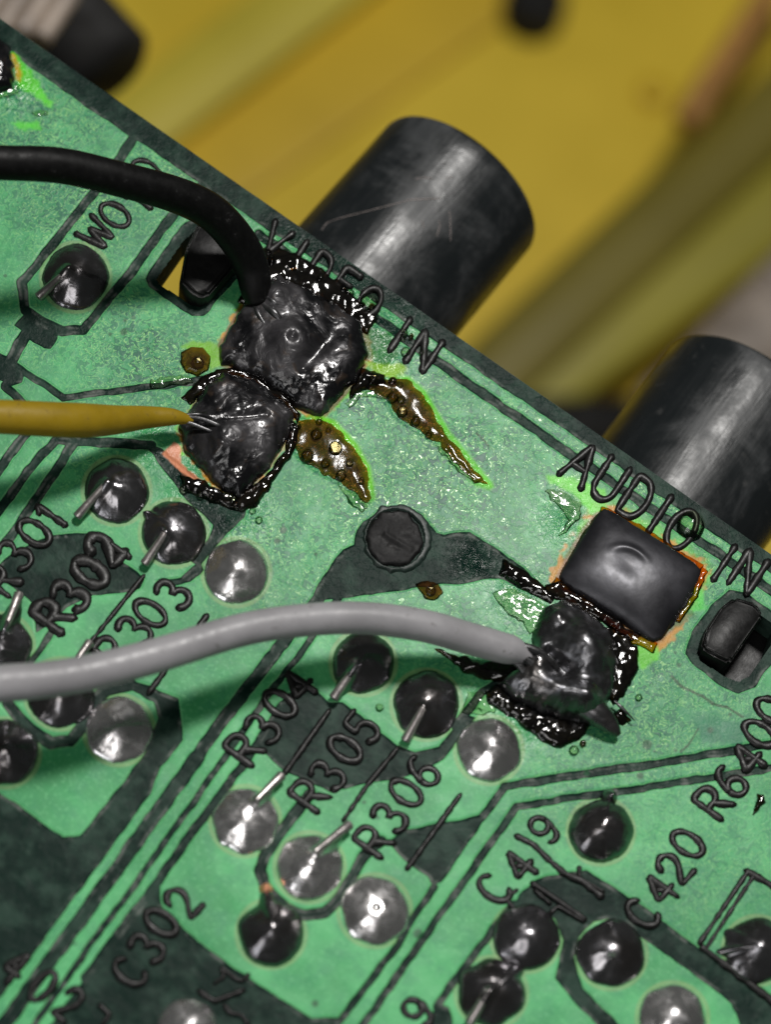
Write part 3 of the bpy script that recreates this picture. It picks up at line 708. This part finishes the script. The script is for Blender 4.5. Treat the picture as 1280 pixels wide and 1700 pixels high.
lump("flux_puddle", [(690, 972), (712, 964), (728, 968), (734, 984), (720, 998), (702, 994)], 'amber', lambda x, y, d: rise(d, 11, 8))
for i, P in enumerate([
    [(845, 975), (880, 990), (910, 1008), (906, 1030), (880, 1052), (858, 1030), (836, 1010), (820, 985)],
    [(724, 740), (742, 742), (782, 782), (806, 800), (790, 802), (752, 776)],
    [(905, 815), (930, 812), (966, 836), (962, 862), (942, 884), (930, 890), (944, 864), (928, 840)],
    [(250, 628), (310, 622), (320, 634), (250, 644)], [(560, 800), (600, 826), (612, 842), (600, 850), (580, 836)],
    [(776, 1150), (800, 1150), (830, 1170), (820, 1186), (786, 1186), (766, 1180)],
    [(-20, 135), (20, 132), (34, 140), (30, 156), (0, 166), (-20, 168)], [(50, 184), (78, 182), (80, 190), (58, 192)],
    [(570, 668), (590, 650), (630, 646), (640, 662), (600, 660), (580, 676)],
]):
    lump("flux_puddle", P, 'clear', wr(1.2, 18, 120 + i, 4, 6))
drops = []
rd = random.Random(5)
for x0, y0, x1, y1, n, ra, rb in [(440, 425, 600, 520, 24, 4, 11), (600, 520, 700, 590, 6, 4, 9), (300, 800, 420, 850, 10, 4, 9), (470, 690, 500, 720, 3, 4, 8), (980, 1060, 1050, 1160, 10, 4, 8),
                                  (840, 1160, 960, 1235, 14, 4, 9), (650, 640, 700, 680, 3, 4, 8)]:
    for k in range(n):
        t = rd.random(); x = x0 + (x1 - x0) * t + rd.uniform(-14, 14); y = y0 + (y1 - y0) * t + rd.uniform(-14, 14)
        drops.append((x, y, rd.uniform(ra, rb)))
bubs = [(525, 722, 10), (556, 746, 12), (510, 758, 11), (580, 770, 7), (540, 770, 8), (566, 790, 9), (530, 700, 6), (620, 632, 12), (652, 660, 10), (668, 684, 9), (690, 700, 8), (712, 722, 6), (328, 602, 11), (716, 980, 9), (545, 715, 5), (600, 800, 6)]
drops += [(612, 502, 17), (1148, 872, 24), (618, 628, 12)]
base_v, base_f = dome(0, 0, 10, 7, [], 3, 7, 18)
for i, (x, y, r) in enumerate(drops):
    V, fs = dome(x, y, r, r * 0.62, [], 200 + i, 8, 20)
    V[:, 2] += 0.04
    link("flux_droplet", mesh(V, fs), M['clear'] if i % 3 else M['black_flux'], board)
for i, (x, y, r) in enumerate(bubs):
    V, fs = dome(x, y, r, r * 0.8, [], 300 + i, 10, 24); V[:, 2] += 0.06
    link("flux_bubble", mesh(V, fs), M['shell'], board)
# a hole plugged with a black pin head
CIRC = lambda cx, cy, r: [(cx + r*math.cos(a), cy + r*math.sin(a)) for a in np.linspace(0, 2*math.pi, 28, endpoint=False)]
lump("pin_head", CIRC(655, 894, 46), 'pin', lambda x, y, d: rise(d, 5, 2.0) + rough(x, y, 22, 90) * 3 + blob(x, y, 638, 880, 12, 4) + ridge(x, y, (640, 890), (680, 912), 5, 3, 2), label="black pin head plugging a round hole")
lump("hole_rim", CIRC(660, 893, 56), 'rim', lambda x, y, d: np.where(np.hypot(x - 656, y - 894) < 48, -6, rise(d, 3, 4)), label="dark raised rim round the plugged hole")
# bubble and comma-shaped drop
V, fs = dome(630, 1175, 8, 5, [], 18, 8, 24); link("flux_droplet", mesh(V, fs), M['clear'], board)
lump("flux_residue", [(1255, 1316), (1266, 1318), (1271, 1332), (1262, 1346), (1250, 1356), (1256, 1336)], 'black_flux', lambda x, y, d: rise(d, 8, 5))

# ------------------------------------------------------------------ printed lettering (raised ink strokes)
def arc(cx, cy, rx, ry, a0, a1, n=10):
    return [(cx + rx * math.cos(math.radians(a0 + (a1 - a0) * i / n)), cy + ry * math.sin(math.radians(a0 + (a1 - a0) * i / n))) for i in range(n + 1)]
G = {   # strokes in a 0..1 square, y up
    '0': [arc(.5, .5, .40, .5, 90, 450, 22)], 'O': [arc(.5, .5, .46, .5, 90, 450, 22)],
    '1': [[(.28, .80), (.5, 1.0), (.5, 0)]],
    '2': [arc(.5, .70, .38, .30, 175, -10, 9) + [(.72, .45), (.12, .02), (.92, 0)]],
    '3': [[(.12, .90), (.30, 1.0), (.62, .98), (.76, .80), (.64, .58), (.40, .52)] + arc(.46, .27, .40, .27, 75, -150, 10)],
    '4': [[(.70, .0), (.70, 1.0), (.08, .32), (.95, .32)], [(.45, .55), (.58, .42)]],
    '5': [[(.85, 1), (.22, 1), (.18, .58)] + arc(.48, .32, .38, .32, 130, -140, 10)],
    '6': [[(.80, .95), (.58, 1.0), (.30, .80), (.14, .45)] + arc(.48, .28, .35, .28, 170, -190, 16)],
    '9': [arc(.5, .70, .36, .30, 0, 360, 16) + [(.84, .45), (.66, .08), (.36, 0), (.18, .10)]],
    'R': [[(.12, 0), (.12, 1), (.55, 1)] + arc(.55, .74, .34, .26, 90, -90, 9) + [(.12, .48)], [(.48, .48), (.92, 0)]],
    'C': [arc(.54, .5, .42, .5, 45, 315, 16)],
    'A': [[(.0, 0), (.5, 1), (1.0, 0)], [(.2, .38), (.8, .38)]], 'U': [[(.08, 1), (.08, .35)] + arc(.5, .3, .42, .30, 180, 360, 10) + [(.92, 1)]],
    'D': [[(.1, 0), (.1, 1), (.45, 1)] + arc(.45, .5, .47, .5, 90, -90, 12) + [(.1, 0)]], 'I': [[(.5, 0), (.5, 1)]],
    'N': [[(.05, 0), (.05, 1), (.95, 0), (.95, 1)]], 'V': [[(0, 1), (.5, 0), (1, 1)]], 'E': [[(.9, 1), (.1, 1), (.1, 0), (.9, 0)], [(.1, .52), (.75, .52)]],
    'W': [[(0, 1), (.25, 0), (.5, .8), (.75, 0), (1, 1)]],
}
DU = np.array([0.82, 0.57]); DVp = np.array([0.635, -0.772])      # photo directions of the board's two axes
def stroke(pts, w, hgt=3.4, base=-3.0):
    """half-round ridge of ink along photo-pixel points"""
    P = np.array(pts, float); closed = np.hypot(*(P[0] - P[-1])) < 1e-3
    # even resample
    seg = np.hypot(*np.diff(P, axis=0).T); L = np.concatenate([[0], np.cumsum(seg)]); n = max(4, int(L[-1] / 3.2))
    t = np.linspace(0, L[-1], n); P = np.stack([np.interp(t, L, P[:, 0]), np.interp(t, L, P[:, 1])], 1)
    for _ in range(2):
        Q = P.copy(); Q[1:-1] = (P[:-2] + 2*P[1:-1] + P[2:]) / 4; P = Q
    T = np.gradient(P, axis=0)
    if closed: T[0] = T[-1] = P[1] - P[-2]
    T /= np.hypot(*T.T)[:, None] + 1e-9; N = np.stack([-T[:, 1], T[:, 0]], 1)
    ws = np.full(n, w / 2.0) * (1 + 0.30 * (np.array([vnoise(np.array([p[0] / 9]), np.array([p[1] / 9]), 4)[0] for p in P]) - .5) * 2)
    rows = []
    if not closed:
        rows.append((P[0] - T[0] * w * .42, T[0], N[0], ws[0] * .45, .55)); 
    rows += [(p, t_, n_, w_, 1.0) for p, t_, n_, w_ in zip(P, T, N, ws)]
    if not closed: rows.append((P[-1] + T[-1] * w * .42, T[-1], N[-1], ws[-1] * .45, .55))
    prof = [(-1, 0), (-.92, .55), (-.6, .88), (0, 1), (.6, .88), (.92, .55), (1, 0)]
    px, py, hz = [], [], []
    for p, t_, n_, w_, hh in rows:
        for a, b in prof:
            px.append(p[0] + n_[0]*w_*a); py.append(p[1] + n_[1]*w_*a); hz.append(base + (hgt - base) * b * hh)
    V = to_world(np.array(px), np.array(py), np.array(hz)); k = len(prof); fs = []
    for i in range(len(rows) - 1):
        for j in range(k - 1):
            a = i*k + j; fs.append((a, a + k, a + k + 1, a + 1))
    if not closed: fs += [tuple(range(k)), tuple((len(rows)-1)*k + j for j in range(k))[::-1]]
    return [tuple(v) for v in V], fs

def text(chars, centers, w=40, h=58, sw=12.8, dirx=DVp, diry=-DU, label=None, hgt=3.4):
    parts = []
    for c, (cx, cy) in zip(chars, centers):
        for st in G[c]:
            pts = [(cx + dirx[0]*(a-.5)*w + diry[0]*(b-.5)*h, cy + dirx[1]*(a-.5)*w + diry[1]*(b-.5)*h) for a, b in st]
            parts.append(stroke(pts, sw, hgt))
    o = link("printed_text", join(parts), M['silk'], board)
    o["label"] = label or "raised black print reading " + chars
    return o
text("R303", [(186, 1082), (224, 1046), (249, 1018), (288, 985)])
text("R306", [(619, 1396), (648, 1356), (674, 1316), (702, 1281)])
text("R304", [(404, 1243), (437, 1208), (464, 1168), (495, 1138)])
text("R305", [(513, 1320), (545, 1286), (573, 1243), (602, 1208)])
text("R301", [(0, 962), (25, 920), (56, 884), (84, 855)])
text("R302", [(86, 1022), (117, 988), (148, 950), (172, 912)], sw=19, h=60)
text("C302", [(214, 1614), (245, 1572), (267, 1531), (302, 1499)])
text("C4", [(820, 1476), (862, 1438)], label="raised black print reading C4, start of C419"); text("9", [(904, 1377)], w=38, h=52, sw=11, label="raised black figure 9")
text("C420", [(1067, 1517), (1096, 1478), (1119, 1442), (1142, 1401)], sw=13)
text("R6400", [(1184, 1332), (1214, 1298), (1242, 1260), (1262, 1218), (1282, 1180)], sw=14)
UPV = np.array([0.55, -0.835])
text("AUDIO", [(966, 770), (1012, 798), (1058, 828), (1096, 854), (1132, 880)], w=44, h=70, sw=12.8, dirx=DU, diry=UPV, hgt=5.0)
text("IN", [(1203, 935), (1243, 950)], w=40, h=66, sw=13.5, dirx=DU, diry=UPV, label="raised black print reading IN after AUDIO")
text("VIDEO", [(458, 398), (496, 422), (532, 445), (574, 472), (614, 501)], w=36, h=50, sw=11.5, dirx=DU, diry=UPV, hgt=5.0)
text("IN", [(664, 556), (704, 584)], w=38, h=62, sw=13, dirx=DU, diry=UPV, label="raised black print reading IN after VIDEO")
text("402", [(24, 1604), (70, 1637), (113, 1666)], w=34, h=58, dirx=DU, diry=DVp)
text("W01", [(160, 388), (190, 357), (228, 330)], h=54, sw=11); text("0", [(242, 285)], h=52, sw=10, label="raised black figure 0 half under the black wire")
text("9", [(694, 1680)], w=40, h=54, label="raised black figure 9 at the picture's lower edge")

def lines(pl, w, label=None, hgt=3.6):
    o = link("printed_line", join([stroke(P, w, hgt) for P in pl]), M['silk'], board)
    if label: o["label"] = label
lines([[(546, 1180), (472, 1284)]], 11); lines([[(660, 1242), (610, 1303), (570, 1362)]], 10); lines([[(764, 1320), (676, 1442)]], 11)
lines([[(238, 956), (150, 1066)]], 9); lines([[(343, 1022), (247, 1149)]], 11)
lines([[(858, 1388), (886, 1402), (912, 1428), (938, 1450), (966, 1462), (1000, 1488)]], 12, "long printed figure 1 of C419")
lines([[(884, 1466), (920, 1490), (972, 1526)]], 10); lines([[(888, 1478), (914, 1500)], [(914, 1516), (926, 1504), (970, 1530)]], 7); lines([[(962, 1440), (962, 1458), (1002, 1480)]], 8)
lines([[(1243, 1446), (1162, 1566)]], 10); lines([[(1252, 1454), (1172, 1576)]], 8); lines([[(1240, 1446), (1300, 1480)]], 13); lines([[(1166, 1572), (1290, 1666)]], 12)
lines([[(356, 1632), (372, 1622), (366, 1604), (390, 1624), (402, 1630), (412, 1618)]], 8); lines([[(330, 1645), (356, 1662), (404, 1644)]], 10); lines([[(372, 1668), (382, 1682), (400, 1684), (412, 1700)]], 8)
lines([[(165, 1668), (182, 1684), (170, 1700)]], 9)
lines([[(855, 1510), (838, 1490)], [(846, 1486), (858, 1478)]], 9)
lines([[(182, 902), (206, 920)], [(210, 918), (214, 926)]], 11)

# ------------------------------------------------------------------ wires
def wire(pts, n=10):
    A = np.array(pts, float); Sm = spline(A, n)
    P = at(Sm[:, 0], Sm[:, 1], Sm[:, 2] * S); return P, Sm[:, 3] * S
def make_wire(name, pts, mat, label, strands=None):
    P, R = wire(pts); e = empty(name, tuple(P[-1]), label, "wire")
    vs, fs = tube(P, R, 28)
    child_local(link("insulation", mesh(vs, fs), M[mat], e), e)
    for sp in strands or []:
        P, R = wire(sp, 6); vs, fs = tube(P, R, 8)
        child_local(link("bare_strand", mesh(vs, fs), M['strand'], e), e)
make_wire("black_wire", [(-160, 262, 310, 28), (-60, 264, 305, 28), (0, 270, 296, 28), (100, 275, 272, 29), (200, 298, 235, 29), (290, 323, 190, 30), (350, 352, 146, 31), (392, 396, 98, 31), (416, 440, 56, 30), (424, 478, 34, 27), (428, 500, 22, 22)],
          'blackw', "black insulated wire curving down onto the upper charred pad",
          [[(424, 490, 26, 7), (440, 508, 32, 7), (456, 520, 36, 7), (470, 540, 30, 5)], [(432, 486, 30, 5), (452, 500, 40, 5), (468, 512, 34, 4)], [(420, 498, 24, 5), (428, 520, 30, 5), (440, 540, 28, 4)]])
make_wire("ochre_wire", [(-160, 690, 190, 25), (-60, 691, 182, 26), (0, 692, 170, 27), (80, 696, 146, 28), (140, 698, 118, 28), (190, 697, 90, 24), (240, 693, 62, 19), (280, 692, 50, 15), (300, 694, 44, 11), (318, 698, 38, 6)],
          'yellow', "ochre yellow insulated wire running straight to a charred pad",
          [[(296, 692, 42, 4), (330, 694, 44, 4), (362, 706, 42, 4), (376, 716, 32, 3)], [(296, 698, 40, 4), (320, 704, 40, 4), (350, 716, 38, 3)], [(296, 690, 44, 3), (330, 688, 44, 3), (350, 694, 34, 3)]])
make_wire("grey_wire", [(-160, 1150, 190, 28), (-60, 1142, 188, 29), (0, 1135, 184, 29), (80, 1128, 180, 28), (160, 1114, 174, 28), (270, 1085, 164, 27), (400, 1046, 148, 26), (500, 1030, 132, 26), (600, 1026, 116, 26), (700, 1038, 98, 26), (780, 1060, 72, 26), (830, 1074, 60, 25), (852, 1080, 54, 23), (872, 1090, 46, 14), (884, 1096, 40, 7)],
          'grey', "light grey insulated wire bending across the board to lumpy burnt solder",
          [[(846, 1070, 58, 9), (884, 1078, 56, 8), (910, 1094, 50, 7), (926, 1112, 40, 5)], [(846, 1084, 54, 9), (876, 1096, 52, 8), (900, 1116, 46, 6), (922, 1128, 38, 4)], [(848, 1092, 50, 7), (868, 1112, 46, 6), (872, 1136, 36, 5)], [(1020, 1164, 16, 2), (1034, 1176, 16, 3), (1054, 1196, 12, 1)]])

# ------------------------------------------------------------------ jacks: barrels beyond the edge, tabs up through the slots
ZB = -2.9; RB = 1.80
def jack(end_px, label, tab_poly, tab_h, xr):
    E = at(end_px[0], end_px[1], ZB)
    e = empty("round_jack", tuple(E), label, "jack", "round black jacks along the board edge")
    prof = [(0.0, 1.34, 0), (-1.2, 1.34, 0), (-1.2, 0, 0)]
    ys = [-1.5, -1.49, 0, 0.02, 0.05, 0.09]
    outl = [(0.05, -0.0), ]
    path = [(RB * 1.0, V_EDGE - E[1] - 0.9), (RB, -2.0), (RB, -1.0), (RB, -0.4), (RB, -0.11), (RB - 0.02, -0.05), (RB - 0.06, -0.015), (RB - 0.12, 0.0), (RB - 0.45, 0.0), (RB - 0.48, -0.04), (RB - 0.48, -1.6), (0.0, -1.6)]
    seg = 96; vs, fs = [], []
    for r, y in path:
        for j in range(seg):
            a = 2*math.pi*j/seg; vs.append((E[0] + r*math.cos(a), E[1] + y, E[2] + r*math.sin(a)))
    for i in range(len(path) - 1):
        for j in range(seg):
            a, b = i*seg + j, i*seg + (j+1) % seg; fs.append((a, b, b + seg, a + seg))
    child_local(link("barrel", mesh(vs, fs), M['barrel'], e), e)
    # body under the board
    x0, x1, y0, y1, z0, z1 = E[0] - 1.8, E[0] + xr, V_EDGE - 4.2, V_EDGE - 0.25, -4.9, -0.70
    bv = [(x0, y0, z0), (x1, y0, z0), (x1, y1, z0), (x0, y1, z0), (x0, y0, z1), (x1, y0, z1), (x1, y1, z1), (x0, y1, z1)]
    child_local(link("jack_body", mesh(bv, [(3, 2, 1, 0), (4, 5, 6, 7), (0, 1, 5, 4), (1, 2, 6, 5), (2, 3, 7, 6), (3, 0, 4, 7)]), M['tab'], e, smooth=False), e)
    # tab
    bm = bmesh.new()
    A = at([p[0] for p in tab_poly], [p[1] for p in tab_poly], [0.0]*len(tab_poly)); c = A.mean(0)
    rings = []
    for z, sc in ((-1.2, 1.0), (tab_h - 0.10, 1.0), (tab_h - 0.03, 0.95), (tab_h, 0.84)):
        rings.append([bm.verts.new((c[0] + (p[0]-c[0])*sc, c[1] + (p[1]-c[1])*sc, z + 0.05*math.sin(i*2.1))) for i, p in enumerate(A)])
    n = len(A)
    for a, b in zip(rings[:-1], rings[1:]):
        for i in range(n): bm.faces.new((a[i], a[(i+1) % n], b[(i+1) % n], b[i]))
    bm.faces.new(rings[-1]); bm.faces.new(rings[0][::-1]); bmesh.ops.recalc_face_normals(bm, faces=bm.faces[:])
    bmesh.ops.bevel(bm, geom=bm.edges[:] , offset=0.05, segments=2, affect='EDGES')
    me = bpy.data.meshes.new("m"); bm.to_mesh(me); bm.free()
    child_local(link("mounting_tab", me, M['tab'], e), e)
    return e, E
j1, E1 = jack((763, 309), "round black jack whose whole barrel shows beyond the printed word VIDEO", [(306, 428), (326, 386), (346, 362), (414, 408), (400, 444), (342, 508), (322, 508), (296, 484)], 0.34, 2.7)
j2, E2 = jack((1246, 668), "round black jack beyond the word AUDIO, cut off by the picture's side", [(1158, 1084), (1166, 1054), (1194, 1012), (1216, 996), (1252, 1008), (1266, 1026), (1222, 1088), (1206, 1112)], 0.22, 4.0)
# scratches on the first barrel
def on_barrel(E, px, py):
    q = -dv * F + RX * (px - W/2) + UP * (H/2 - py); q /= np.linalg.norm(q)
    o = CAM - E; a = q[0]**2 + q[2]**2; b = o[0]*q[0] + o[2]*q[2]; c = o[0]**2 + o[2]**2 - (RB + 0.002)**2
    t = (-b - math.sqrt(max(b*b - a*c, 0))) / a; return CAM + q * t
for P, w in (([(690, 297), (705, 295), (718, 297)], .010), ([(740, 296), (752, 294)], .009), ([(676, 332), (700, 331), (732, 329)], .011), ([(534, 382), (545, 369), (580, 358), (620, 348), (676, 333)], .008),
             ([(725, 392), (730, 375), (728, 366)], .009), ([(748, 400), (748, 372), (746, 350)], .008), ([(704, 378), (700, 366)], .008)):
    pts = np.array([on_barrel(E1, *p) for p in spline(np.array(P, float), 4)]); vs, fs = tube(pts, w, 5)
    child_local(link("scratch", mesh(vs, fs), M['scratch'], j1), j1)

# ------------------------------------------------------------------ out-of-focus things behind the board
B = dict(tray=plain("yellow_plastic", (0.74, 0.53, 0.033), 0.45, 0.1, 0.05, 0, 0.10), amber=plain("amber_shade_plastic", (0.66, 0.44, 0.018), 0.5, 0.1, 0.05, 0, 0.1), olive=plain("olive_plastic", (0.60, 0.50, 0.055), 0.45, 0.1, 0.05, 0, 0.08),
         dark=plain("dark_olive_plastic", (0.19, 0.155, 0.017), 0.5, 0.1, 0.05, 0, 0.1), mid=plain("mid_olive_plastic", (0.34, 0.30, 0.034), 0.5, 0.1, 0.05, 0, 0.1),
         black=plain("black_rubber", (0.004, 0.0035, 0.003), 0.8, 0.1, 1), beige=plain("beige_cable", (0.30, 0.245, 0.20), 0.5, 0.1, 1), red=plain("red_insulation", (0.44, 0.22, 0.06), 0.5, 0.1, 1), greyb=plain("grey_brown_metal", (0.24, 0.20, 0.165), 0.5, 0.1, 1))
ZT = -85.0
def beam(a, b, width, z, thick, mat, name, parent):
    """a rounded bar at height z between two photo pixels, width in photo pixels"""
    A, Bp = at(a[0], a[1], z), at(b[0], b[1], z); k = np.linalg.norm(A - Bp) / math.hypot(b[0]-a[0], b[1]-a[1])
    vs, fs = tube(np.array([A + (Bp - A) * t for t in np.linspace(0, 1, 5)]), width / 2 * k, 24, squash=thick)
    o = link(name, mesh(vs, fs), B[mat], parent)
    if parent: child_local(o, parent)
    return o
tray = empty("yellow_tray", tuple(at(760, 300, ZT)), "out-of-focus yellow plastic tray filling the space behind the board", "tray")
p = at(np.array([-1500, 2800, 2800, -1500.]), np.array([-1400, -1400, 2600, 2600.]), [ZT]*4)
p2 = p.copy(); p2[:, 2] -= 2
o = link("tray_floor", mesh(np.vstack([p, p2]), [(3, 2, 1, 0), (4, 5, 6, 7), (0, 1, 5, 4), (1, 2, 6, 5), (2, 3, 7, 6), (3, 0, 4, 7)]), B['tray'], tray, smooth=False); child_local(o, tray)
beam((170, 250), (620, -90), 120, ZT + 1.5, 0.3, 'olive', "rib", tray)
beam((150, 400), (900, -110), 170, ZT + 0.4, 0.06, 'amber', "amber_shade_band", tray)  # shading of the rib's slope, put in as a darker amber strip
beam((800, 640), (1420, 60), 110, ZT + 6, 0.4, 'dark', "dark_rib", tray)
beam((860, 660), (1500, 180), 120, ZT + 5, 0.3, 'mid', "mid_rib", tray)  # mid-tone olive bar beside the dark rib
rw = beam((1140, 200), (1330, -90), 40, ZT + 8, 1.0, 'red', "red_wire", None); rw["label"] = "blurred dull red wire crossing the yellow tray at the upper right"; rw["category"] = "wire"
def knob(cx, cy, r, z, mat, name, label, cat, h=2.0):
    c = at(cx, cy, z); k = np.linalg.norm(at(cx + 50, cy, z) - c) / 50
    vs, fs = tube(np.array([c + np.array([0, 0, h*(t - 1)]) for t in np.linspace(0, 1, 4)]), r*k, 32)
    o = link(name, mesh(vs, fs), B[mat]); o["label"] = label; o["category"] = cat
knob(890, -2, 52, ZT + 2, 'black', "screw_head", "blurred black round screw head at the top of the yellow tray", "screw")
knob(1086, 150, 24, ZT + 0.5, 'amber', "tray_dimple", "small blurred brown dimple in the yellow tray", "dimple", 0.6)
gb = empty("grey_block", tuple(at(1300, 520, -50)), "blurred grey brown block behind the cut-off jack", "block")
child_local(beam((1130, 700), (1420, 400), 150, -50, 0.7, 'greyb', "block_body", gb), gb)
db = beam((840, 700), (1090, 706), 90, -80, 0.7, 'black', "shadow_bar", None); db["label"] = "blurred black bar standing in for the shadow between the two jacks"; db["category"] = "clip"  # shadow between the jacks, put in as a black bar
# top left: fat black plug and a beige cable bundle just behind the board
pl = empty("black_plug", tuple(at(160, 90, -20)), "blurred black plug behind the board's upper corner", "plug")
child_local(beam((60, -20), (176, 108), 150, -20, 1.0, 'black', "plug_body", pl), pl)
bc = empty("beige_cable", tuple(at(60, 30, -14)), "blurred beige ribbed cable beside the black plug", "cable")
for k in range(4):
    child_local(beam((118 - 34*k, -10 - 8*k), (70 - 34*k, 62 - 8*k), 30, -14, 1.0, 'beige', "cable_strand", bc), bc)
